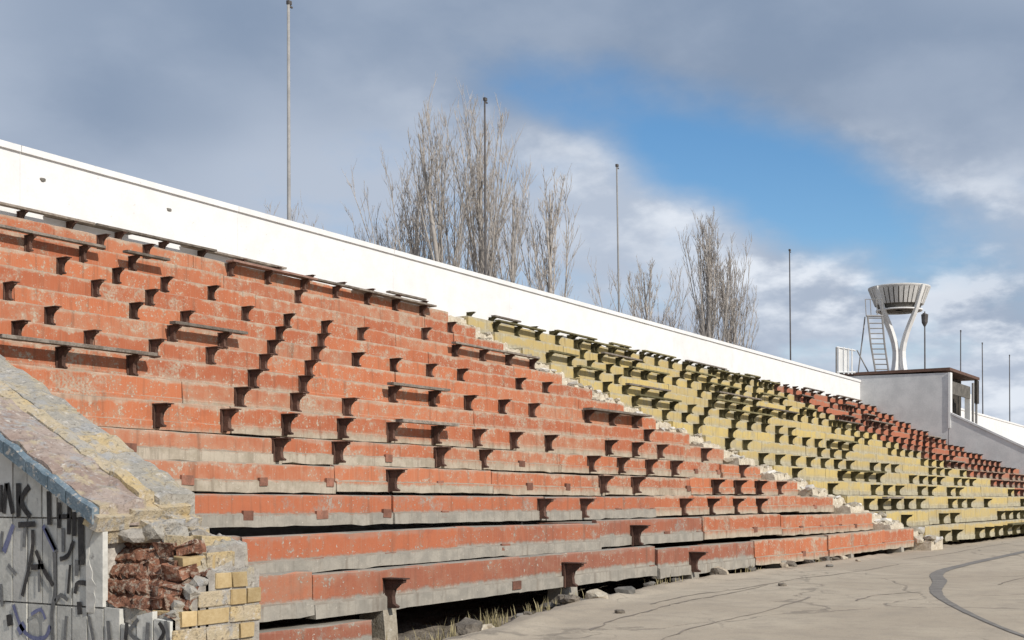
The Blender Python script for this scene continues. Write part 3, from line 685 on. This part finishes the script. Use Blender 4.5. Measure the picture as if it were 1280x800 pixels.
# tiles on the face towards the camera
TW, TZ = .136, .49
def tile(y0, y1, z0, z1a, z1b, mat):
    mb = MB(); t_ = rw.uniform(-.004, .004); gq = .005
    mb.prism([(y0 + gq, z0 + gq), (y1 - gq, z0 + gq), (y1 - gq, z1b - gq), (y0 + gq, z1a - gq)], PX0 + t_, PX0 + .034)
    padd('tile', mb.me('tile'), mat)
ny = 34
for c_i in range(ny):
    y0 = PY0 + .01 + TW * c_i; y1 = y0 + TW
    for r_i, (z0, z1) in enumerate(((-.4, .10), (.10, .59), (.59, 1.10), (1.10, 1.6), (1.6, 2.1), (2.1, 2.6), (2.6, 3.1))):
        ta, tb = ctop(y0) - .10, ctop(y1) - .10
        if y1 < 6.0:
            if r_i >= 2: continue
            if r_i == 1 and y1 < 6.0:
                cap_ = .545 + .05 * (c_i % 2) - .05 * (c_i == 2)
                tile(y0, y1, z0, cap_, cap_ + rw.uniform(-.03, .03), 'tile'); continue
        if z0 > tb - .03: continue
        light = (c_i == 9 and r_i == 2) or (c_i == 10 and r_i == 3)
        tile(y0, y1, z0, max(z0 + .02, min(z1, ta)), max(z0 + .02, min(z1, tb)), 'tile_light' if light else 'tile')
# coping: blue painted edge blocks, mauve bed, yellow brick course, grey outer bed
def cope(name, y0, y1, x0, x1, up, th, mat, j=.006):
    mb = MB(); n_ = 5; V = []
    ks = frange(y0 + .004, y1 - .004, n_); ms = 4
    for y in ks:
        for a_ in range(ms + 1):
            x = x0 + (x1 - x0) * a_ / ms
            tz = ctop(y) + .06 * (x - PX0) / .7 + up + j * 2 * mnoise.noise(Vector((x * 9, y * 9, 1))) + j * mnoise.noise(Vector((x * 25, y * 25, 4)))
            if a_ in (0, ms): tz -= .008
            V.append((x, y, tz))
    base = [(x0, y, ctop(y) - th) for y in ks] + [(x1, y, ctop(y) - th) for y in ks]
    nb = len(V); V += base; w = ms + 1; m_ = n_ + 1
    F = [(k * w + a_, k * w + a_ + 1, (k + 1) * w + a_ + 1, (k + 1) * w + a_) for k in range(n_) for a_ in range(ms)]
    F += [(k * w, (k + 1) * w, nb + k + 1, nb + k) for k in range(n_)] + [((k + 1) * w + ms, k * w + ms, nb + m_ + k, nb + m_ + k + 1) for k in range(n_)]
    F += [tuple(range(ms + 1))[::-1] + (nb, nb + m_), tuple(n_ * w + a_ for a_ in range(ms + 1)) + (nb + 2 * m_ - 1, nb + m_ - 1), ]
    F += [(nb + k, nb + k + 1, nb + m_ + k + 1, nb + m_ + k) for k in range(n_)]
    mb.add(V, F); padd(name, mb.me(name), mat)
y = 5.90
while y < 13:
    L = rw.uniform(.16, .24); cope('edge_block', y, y + L, PX0 - .065, PX0 - .015, rw.uniform(-.012, .012), .10, 'blue_edge', .008); y += L
y = 5.90
while y < 13:
    L = rw.uniform(.22, .42); cope('coping_bed', y, y + L, PX0 - .012, PX0 + .33, rw.uniform(-.008, .012), .11, 'cope_mauve', .016); y += L
y = 5.97
while y < 13:
    L = .262; cope('coping_brick', y, y + L, PX0 + .335, PX0 + .455, .012 + rw.uniform(-.012, .014), .11, 'cope_yellow' if rw.random() < .75 else 'cope_grey', .012); y += L
y = 5.93
while y < 13:
    L = rw.uniform(.2, .38); cope('coping_bed', y, y + L, PX0 + .46, PX1 + .035, rw.uniform(-.014, .01), .12, 'cope_grey' if rw.random() < .7 else 'cope_yellow', .014); y += L
mb = MB(); mb.prism([(13, ctop(13) - .12), (22.2, 8.2), (22.2, 8.32), (13, ctop(13))], PX0 - .06, PX1 + .03); padd('coping_bed', mb.me('coping_bed'), 'cope_mauve')
# end of the coping: broken yellow bricks seen end-on
bk = {}
def brick(L, w, h, seed, chip=.012):
    r_ = random.Random(seed); bm = bmesh.new(); bmesh.ops.create_cube(bm, size=1)
    bmesh.ops.bevel(bm, geom=bm.edges[:], offset=.035, segments=1, affect='EDGES')
    for vv in bm.verts:
        vv.co = Vector((vv.co.x * L, vv.co.y * w, vv.co.z * h)) + Vector((r_.uniform(-chip, chip), r_.uniform(-chip, chip) * .6, r_.uniform(-chip, chip) * .6))
    me_ = bpy.data.meshes.new('brick'); bm.to_mesh(me_); bm.free(); return me_
yb_ = [brick(.245, .12, .086, s_, .005) for s_ in range(5)]; yh_ = [brick(.115, .24, .086, s_, .005) for s_ in range(4)]
rbk = [brick(.24, .13, .075, 40 + s_, .022) for s_ in range(6)]; rsm = [brick(.13, .11, .07, 60 + s_, .024) for s_ in range(6)]
for x, y, z, rz in ((4.97, 5.93, 1.09, .05), (5.22, 5.95, 1.13, .02), (5.46, 5.97, 1.15, -.05), (5.30, 5.90, 1.04, .1), (5.53, 5.93, 1.07, .2), (5.08, 5.97, 1.02, 0)):
    padd('brick', rw.choice(yb_), 'cope_yellow', (x, y, z), (radians(22), rw.uniform(-.06, .06), rz))
# broken body of the pier: a rough heap of core, red brick rubble on the tile side, pale mortar on top
def pier_h(x, y):
    u_ = (x - (PX0 + .04)) / (PX1 - PX0 - .06); v_ = (y - PY0) / .64
    back = 1.05 - .02 * u_
    front = .80 + .14 * min(1, u_ * 1.2)
    ridge = front + (back - front) * min(1, max(0, (v_ - .1) / .75))
    foot = .54 + .10 * v_
    k = min(1, max(0, (u_ - .06 - .10 * (1 - v_)) / .42)); k = k ** .7
    z = foot + (ridge - foot) * k
    if v_ < .16: z = min(z, .80 - .22 * max(0, .30 - u_))
    z += .030 * mnoise.noise(Vector((x * 13, y * 13, 1))) + .018 * mnoise.noise(Vector((x * 31, y * 31, 4)))
    return z
NXg, NYg = 64, 60; V = []; F = []
for b_i in range(NYg + 1):
    for a_i in range(NXg + 1):
        x = PX0 + .04 + (PX1 - PX0 - .055) * a_i / NXg; y = PY0 + .014 + (5.99 - PY0) * b_i / NYg
        z = pier_h(x, y)
        # brick courses show as ledges on the broken flank
        cz_ = (z - .05) / .088; led = (cz_ - math.floor(cz_)); dx = .030 * (abs(led - .5) < .36) + .02 * mnoise.noise(Vector((y * 8, z * 11, 2)))
        V.append((x - (dx if 0 < a_i < NXg * .62 else 0), y, z))
w = NXg + 1
F = [(b_i * w + a_i, b_i * w + a_i + 1, (b_i + 1) * w + a_i + 1, (b_i + 1) * w + a_i) for b_i in range(NYg) for a_i in range(NXg)]
nb = len(V)
rim_i = [a_i for a_i in range(w)] + [b_i * w + NXg for b_i in range(1, NYg + 1)] + [NYg * w + a_i for a_i in range(NXg - 1, -1, -1)] + [b_i * w for b_i in range(NYg - 1, 0, -1)]
V += [(V[q][0], V[q][1], -.3) for q in rim_i]; m_ = len(rim_i)
F += [(rim_i[q], nb + q, nb + (q + 1) % m_, rim_i[(q + 1) % m_]) for q in range(m_)]
me = mesh('pier_core', V, F); me.materials.append(M['mortar']); me.materials.append(M['red_brick']); me.materials.append(M['cope_grey'])
for f in me.polygons:
    c = f.center
    lim = PX0 + .30 + .10 * mnoise.noise(Vector((c.y * 9, c.z * 7, 8))) + .05 * mnoise.noise(Vector((c.y * 30, c.z * 30, 8)))
    if c.x < lim and .5 < c.z < .97 + .05 * mnoise.noise(Vector((c.y * 12, 0, 1))): f.material_index = 1
    elif mnoise.noise(Vector((c.x * 7, c.y * 7, 3))) > .05: f.material_index = 2
o = obj('pier_core', me); place(o, pw)
# yellow facing bricks
for k in range(9):
    z = .045 + .1 * k - .1
    x = PX0 + .012 + (.0 if k < 5 else (.0, .06, .19, .24, 0)[k - 5] if k < 8 else .33)
    seq = ('s', 'h', 's', 'h') if k % 2 == 0 else ('h', 's', 's', 'h')
    if k >= 5: seq = {5: ('s', 's', 'h'), 6: ('h', 's', 's'), 7: ('s', 'h', 'h'), 8: ('h', 'h')}[k]
    for s_ in seq:
        L = .245 if s_ == 's' else .115
        if x + L > PX1 + .012: break
        if k >= 6 and s_ == seq[0]: mt_ = 'cope_grey'
        else: mt_ = 'yellow_brick'
        padd('brick', rw.choice(yb_ if s_ == 's' else yh_), mt_, (x + L / 2, PY0 + (.06 if s_ == 's' else .12) + rw.uniform(-.004, .004), z), (0, rw.uniform(-.006, .006), rw.uniform(-.010, .010)))
        x += L + .011
    if k < 8:
        padd('brick', yh_[k % 4] if k % 2 else yb_[k % 5], 'yellow_brick', (PX1 - .06, PY0 + .38, z), (0, 0, 0 if k % 2 else pi / 2))
        padd('brick', yb_[(k + 2) % 5], 'yellow_brick', (PX1 - .06, PY0 + .61, z), (0, 0, pi / 2))
for x, y, z, mat, rz in ((5.36, PY0 + .16, .865, 'yellow_brick', .05), (5.53, PY0 + .20, .86, 'mortar', .5), (5.24, PY0 + .18, .845, 'mortar', -.3), (5.42, PY0 + .24, .95, 'cope_yellow', -.1), (5.28, PY0 + .33, .955, 'mortar', .3), (5.50, PY0 + .46, 1.0, 'mortar', 1.2)):
    padd('brick', rw.choice(yb_), mat, (x, y, z), (rw.uniform(-.1, .1), rw.uniform(-.08, .08), rz), (.85, 1, 1))
for _ in range(16):
    yy = rw.uniform(PY0 + .12, PY0 + .58); zz = rw.uniform(.60, .95); xx = PX0 + .10 + .26 * (zz - .55) / .45 + rw.uniform(0, .03)
    padd('brick', rw.choice(rsm), 'red_brick', (xx, yy, zz), (rw.uniform(-.25, .25), rw.uniform(-.25, .25), pi / 2 + rw.uniform(-.4, .4)))
ml = [lump('mortar_lump', 1, rw, .4, 2, (.085, .075, .05)) for _ in range(6)]
for x, y, z, s_ in ((5.30, 5.72, .98, 1.0), (5.42, 5.66, .98, .9), (5.20, 5.82, 1.0, 1.0), (5.10, 5.88, 1.0, .8), (5.06, 5.44, .60, .8), (4.99, 5.40, .56, .6), (5.12, 5.40, .68, .8), (5.40, 5.88, 1.04, 1.0), (5.52, 5.86, 1.04, .8), (5.15, 5.38, .74, .6)):
    padd('mortar_lump', rw.choice(ml), rw.choice(('cope_grey', 'mortar')), (x, y, z), (rw.uniform(-.4, .4), rw.uniform(-.4, .4), rw.uniform(0, 3)), (s_,) * 3)
# torn white plaster edge beside the missing tiles
mb = MB(); V = []; n_ = 14
for k in range(n_ + 1):
    z = .56 + (1.10 - .56) * k / n_; w = .045 + .025 * sin(k * .55) + rw.uniform(-.012, .012)
    for yy, xx in ((6.02, PX0 + .02), (6.02, PX0 - .012), (6.02 - w, PX0 - .004 + rw.uniform(-.006, .006)), (6.02 - w - .01, PX0 + .04)): V.append((xx, yy, z))
mb.add(V, [(k * 4 + q, k * 4 + (q + 1) % 4, (k + 1) * 4 + (q + 1) % 4, (k + 1) * 4 + q) for k in range(n_) for q in range(4)] + [(3, 2, 1, 0), tuple(n_ * 4 + q for q in range(4))])
padd('plaster_edge', mb.me('plaster_edge'), 'tile_light')
# graffiti strokes on the tiles; (pixel-free) wall coordinates: distance along the wall, height
def wy(px):                                   # strokes were read off the photograph as columns/rows of the tiled face
    r = (px - 640) / 1600; a_ = .8433 + .5376 * r; b2 = .5376 - .8433 * r
    return PX0 * b2 / a_, PX0 / a_
def wp(px, py): y_, d_ = wy(px); return y_, 1.22 + (622 - py) / 1600 * d_
def stroke(pts, w, mat):
    q = [wp(*p_) for p_ in pts]; q = smooth_pts(q, 5) if len(q) > 2 else q
    mb = MB(); V = []
    for k, (y_, z_) in enumerate(q):
        a_ = Vector(q[max(k - 1, 0)]); b2 = Vector(q[min(k + 1, len(q) - 1)]); t = (b2 - a_).normalized(); n2 = Vector((-t.y, t.x)) * w * (.85 + .3 * rw.random()) * .66
        V += [(PX0 - .0075, y_ + n2.x, z_ + n2.y), (PX0 - .0075, y_ - n2.x, z_ - n2.y)]
    mb.add(V, [(2 * k, 2 * k + 1, 2 * k + 3, 2 * k + 2) for k in range(len(q) - 1)])
    padd('graffiti_stroke', mb.me('graffiti_stroke'), mat)
for pts, w, mat in [
    ([(6, 642), (9, 604)], .024, 'spray_black'), ([(10, 604), (17, 642)], .026, 'spray_black'), ([(24, 604), (24, 646)], .026, 'spray_black'), ([(38, 608), (27, 626), (39, 646)], .024, 'spray_black'),
    ([(24, 656), (45, 655)], .022, 'spray_black'), ([(62, 614), (63, 656)], .026, 'spray_black'), ([(75, 628), (75, 660)], .020, 'spray_black'), ([(88, 628), (87, 668)], .022, 'spray_black'), ([(75, 646), (88, 645)], .018, 'spray_black'),
    ([(102, 646), (103, 706)], .034, 'spray_black'), ([(6, 690), (18, 656)], .026, 'spray_blue'), ([(42, 662), (41, 692), (29, 745)], .020, 'spray_black'), ([(46, 688), (56, 712), (68, 732)], .020, 'spray_black'), ([(40, 709), (56, 708)], .020, 'spray_black'),
    ([(55, 657), (70, 688)], .022, 'spray_blue'), ([(58, 660), (72, 690)], .014, 'spray_grey'), ([(69, 690), (70, 738), (66, 768), (67, 800)], .020, 'spray_grey'), ([(76, 699), (86, 694), (93, 676)], .018, 'spray_black'), ([(89, 706), (86, 742)], .014, 'spray_black'),
    ([(95, 742), (98, 729), (109, 729)], .018, 'spray_black'), ([(11, 706), (21, 718)], .016, 'spray_grey'), ([(12, 768), (14, 782)], .036, 'spray_black'), ([(18, 756), (28, 784), (42, 797), (58, 796), (64, 782)], .018, 'spray_blue'), ([(24, 790), (32, 780)], .03, 'spray_blue'),
    ([(70, 752), (77, 744), (86, 750)], .016, 'spray_grey'), ([(3, 606), (3, 640)], .020, 'spray_black'), ([(4, 664), (2, 690)], .018, 'spray_grey'), ([(32, 660), (31, 684)], .016, 'spray_grey'), ([(50, 700), (50, 740)], .014, 'spray_grey'), ([(80, 660), (80, 690)], .018, 'spray_grey'), ([(94, 640), (94, 670)], .022, 'spray_black'), ([(98, 700), (97, 720)], .024, 'spray_grey'), ([(2, 730), (4, 758)], .02, 'spray_grey'), ([(40, 768), (52, 762), (58, 774)], .014, 'spray_blue'), ([(84, 770), (82, 800)], .016, 'spray_grey'), ([(100, 752), (101, 768)], .024, 'spray_black'), ([(112, 770), (118, 800)], .016, 'spray_grey'), ([(136, 776), (138, 800)], .020, 'spray_grey'), ([(160, 778), (158, 800)], .018, 'spray_black'), ([(174, 774), (163, 790), (176, 802)], .016, 'spray_grey'), ([(186, 778), (185, 802)], .020, 'spray_grey'), ([(200, 778), (206, 790), (200, 802)], .018, 'spray_black'), ([(208, 776), (212, 802)], .020, 'spray_grey')]:
    stroke(pts, w * 1.15, mat)

# ---------------------------------------------------------------- rubble, fallen slab and dry grass along the edge
fs = obj('fallen_slab', step_mesh(3.4, .34, RND, .02, 1.2), M['orange_low'], None, (5.75, 7.93, -.30), (radians(-2), .004, -.012))
fs.scale = (1.2, .35, 1)
tag(fs, 'fallen red slab lying low in front of the lowest orange step', 'slab')
rr = random.Random(3)
rl_ = [lump('concrete_chunk', 1, rr, .4, 2, (.13, .10, .07)) for _ in range(8)]
for k in range(34):
    x = rr.uniform(7.8, 26); y = edge_y(x) + rr.uniform(-.12, .55) if x > 9 else rr.uniform(6.6, 7.4)
    y = min(y, 8.0)
    s_ = rr.uniform(.35, 1.15) * (1 if x < 20 else .8)
    o = obj('concrete_chunk', rr.choice(rl_), M[rr.choice(('dark_concrete', 'dark_concrete', 'soil', 'ground', 'rubble'))], None, (x, y, ground_z(x, y) + .03 * s_), (rr.uniform(-.3, .3), rr.uniform(-.3, .3), rr.uniform(0, 6)), (s_,) * 3)
    tag(o, 'broken concrete chunk lying in the gap below the lowest orange step', 'rubble', 'chunks along the broken asphalt edge')
for x, y, s_ in ((14.35, 7.45, 1.0), (16.9, 6.35, .45), (12.0, 6.3, .4), (22.0, 7.4, .5), (24.1, 7.55, .4)):
    o = obj('concrete_chunk', rr.choice(rl_), M['rubble'], None, (x, y, ground_z(x, y) + .03 * s_), (0, 0, rr.uniform(0, 6)), (s_,) * 3)
    tag(o, 'loose pale stone lying on the dusty asphalt', 'stone', 'stones on the asphalt')
mb = MB()
for cx_, cy_, n_, hh in ((10.6, 7.35, 130, .34), (11.5, 7.55, 90, .30), (9.7, 7.2, 80, .26), (12.6, 7.75, 70, .26), (13.5, 7.8, 60, .25), (16.3, 7.95, 30, .18), (19.7, 8.0, 30, .16), (23, 8.0, 24, .14), (8.6, 7.1, 60, .26)):
    for k in range(n_):
        x = cx_ + rr.gauss(0, .22); y = min(7.98, cy_ + rr.gauss(0, .12)); z = ground_z(x, y); h_ = hh * rr.uniform(.15, .8); a_ = rr.uniform(0, 2 * pi); ln = rr.uniform(.05, .5) * h_
        w = .006; dx, dy = cos(a_), sin(a_)
        P = [Vector((x, y, z)), Vector((x + dx * ln * .35, y + dy * ln * .35, z + h_ * .6)), Vector((x + dx * ln, y + dy * ln, z + h_))]
        n2 = Vector((-dy, dx, 0)) * w
        mb.add([P[0] - n2, P[0] + n2, P[1] + n2 * .8, P[1] - n2 * .8, P[2]], [(0, 1, 2, 3), (3, 2, 4)])
dg = obj('dry_grass', mb.me('dry_grass'), M['straw']); tag(dg, 'dry straw grass in the hollow below the lowest step', 'grass', kind='stuff')

# ---------------------------------------------------------------- bare poplars behind the wall
def tree(px, depth, h, wid, n_main, seed, label, bend=0.0, dens=1.0, wide=.2, base=.12, rtw=.0095):
    r_ = random.Random(seed)
    rr_ = (px - 640) / 1600; x0 = depth * (.8433 + .5376 * rr_); y0 = depth * (.5376 - .8433 * rr_)
    t = tag(empty('poplar_tree', (x0, y0, 0)), label, 'tree', 'bare trees behind the wall')
    tk = MB(); tw = MB()
    def limb(mb_, p0, d0, L, r0, r1, n_=6, up=.25, wob=.10, k=4):
        P = [Vector(p0)]; d_ = Vector(d0).normalized()
        for s_ in range(n_):
            d_ = (d_ + Vector((r_.gauss(0, wob), r_.gauss(0, wob), up * .3 + r_.gauss(0, wob * .3)))).normalized()
            P.append(P[-1] + d_ * L / n_)
        mb_.tube(P, [r0 + (r1 - r0) * (s_ / n_) for s_ in range(n_ + 1)], k, False); return P
    trunk = limb(tk, (0, 0, 0), (bend, 0, 1), h * .93, .30 * h / 18, .03, 12, .1, .035, 7)
    def twigs(P, L, n_, sub):
        for _ in range(n_):
            s_ = r_.uniform(.18, .99); q = s_ * (len(P) - 1); k = min(int(q), len(P) - 2); p_ = P[k].lerp(P[k + 1], q - k)
            dr = (P[k + 1] - P[k]).normalized(); a_ = r_.uniform(0, 2 * pi)
            o_ = Vector((cos(a_), sin(a_), r_.uniform(-.1, .4)))
            l_ = L * r_.uniform(.35, 1.0) * (1.1 - .5 * s_)
            Q = limb(tw, p_, dr * .9 + o_ * r_.uniform(.3, .62), l_, rtw * 1.35, rtw * .55, 3, .5, .12, 3)
            if sub:
                for _2 in range(sub):
                    s2 = r_.uniform(.25, .95); q2 = s2 * (len(Q) - 1); k2 = min(int(q2), len(Q) - 2); p2 = Q[k2].lerp(Q[k2 + 1], q2 - k2)
                    o2 = Vector((r_.gauss(0, 1), r_.gauss(0, 1), r_.uniform(.2, 1.2))).normalized()
                    limb(tw, p2, (Q[k2 + 1] - Q[k2]).normalized() + o2 * .7, l_ * r_.uniform(.25, .6), rtw, rtw * .5, 2, .5, .1, 3)
    for m_ in range(n_main):
        s_ = base + (.88 - base) * (m_ + r_.random()) / n_main; k = min(int(s_ * 12), 11); p_ = trunk[k].lerp(trunk[k + 1], s_ * 12 - k)
        a_ = m_ * 2.4 + r_.uniform(-.5, .5)
        L = h * (1 - s_) * r_.uniform(.62, .98) + .8
        out = wide * r_.uniform(.6, 1.3) * wid
        P = limb(tk, p_, (cos(a_) * out, sin(a_) * out, 1), L, (.035 + .055 * (1 - s_)) * h / 18, .011, 7, .30, .055, 4)
        twigs(P, .16 * L + .5, int((10 + L * 2.2) * dens), 3)
    twigs(trunk[6:], 1.5, int(30 * dens), 3)
    obj('trunk', tk.me('trunk', True), M['bark'], t); obj('crown', tw.me('crown', True), M['twig'], t)
    return t
tree(600, 57, 18.9, 1.0, 22, 1, 'tallest bare poplar rising beside the thin mast', .0, .95, .17)
tree(550, 56, 18.3, 1.1, 22, 2, 'tall bare poplar left of the tallest one in the big cluster', -.01, .95, .18)
tree(513, 58, 16.5, 1.2, 22, 3, 'bare poplar of middling height in the big cluster', -.02, .9, .20)
tree(480, 60, 14.8, 1.4, 20, 4, 'lower spreading bare poplar at the outer side of the big cluster', -.03, .85, .24)
tree(448, 63, 12.8, 1.3, 16, 5, 'smallest wispy bare poplar at the fringe of the big cluster', -.03, .8, .26)
tree(618, 56, 15.6, .9, 9, 6, 'bare poplar leaning out of the big cluster towards the narrow poplar', .12, .9, .16, .3)
tree(690, 64, 17.6, .75, 17, 7, 'narrow bare poplar standing alone before the bright cloud', .0, .8, .16, rtw=.012)
tree(382, 60, 15.0, .9, 12, 8, 'bare treetop just showing over the wall beside the tall pale mast', .0, .7, .22)
tree(818, 82, 16.8, 1.5, 26, 9, 'hazy spreading bare bush-like tree between masts', .0, .8, .28, rtw=.011)
tree(889, 75, 17.7, .85, 26, 10, 'dense dark bare poplar, taller of a pair', .0, .85, .15, rtw=.011)
tree(925, 76, 15.9, .9, 24, 11, 'dense dark bare poplar, shorter of a pair', .0, .85, .17, rtw=.011)
tree(860, 78, 12.8, 1.1, 14, 12, 'low bare poplar at the foot of the dense pair', .0, .9, .25, rtw=.011)
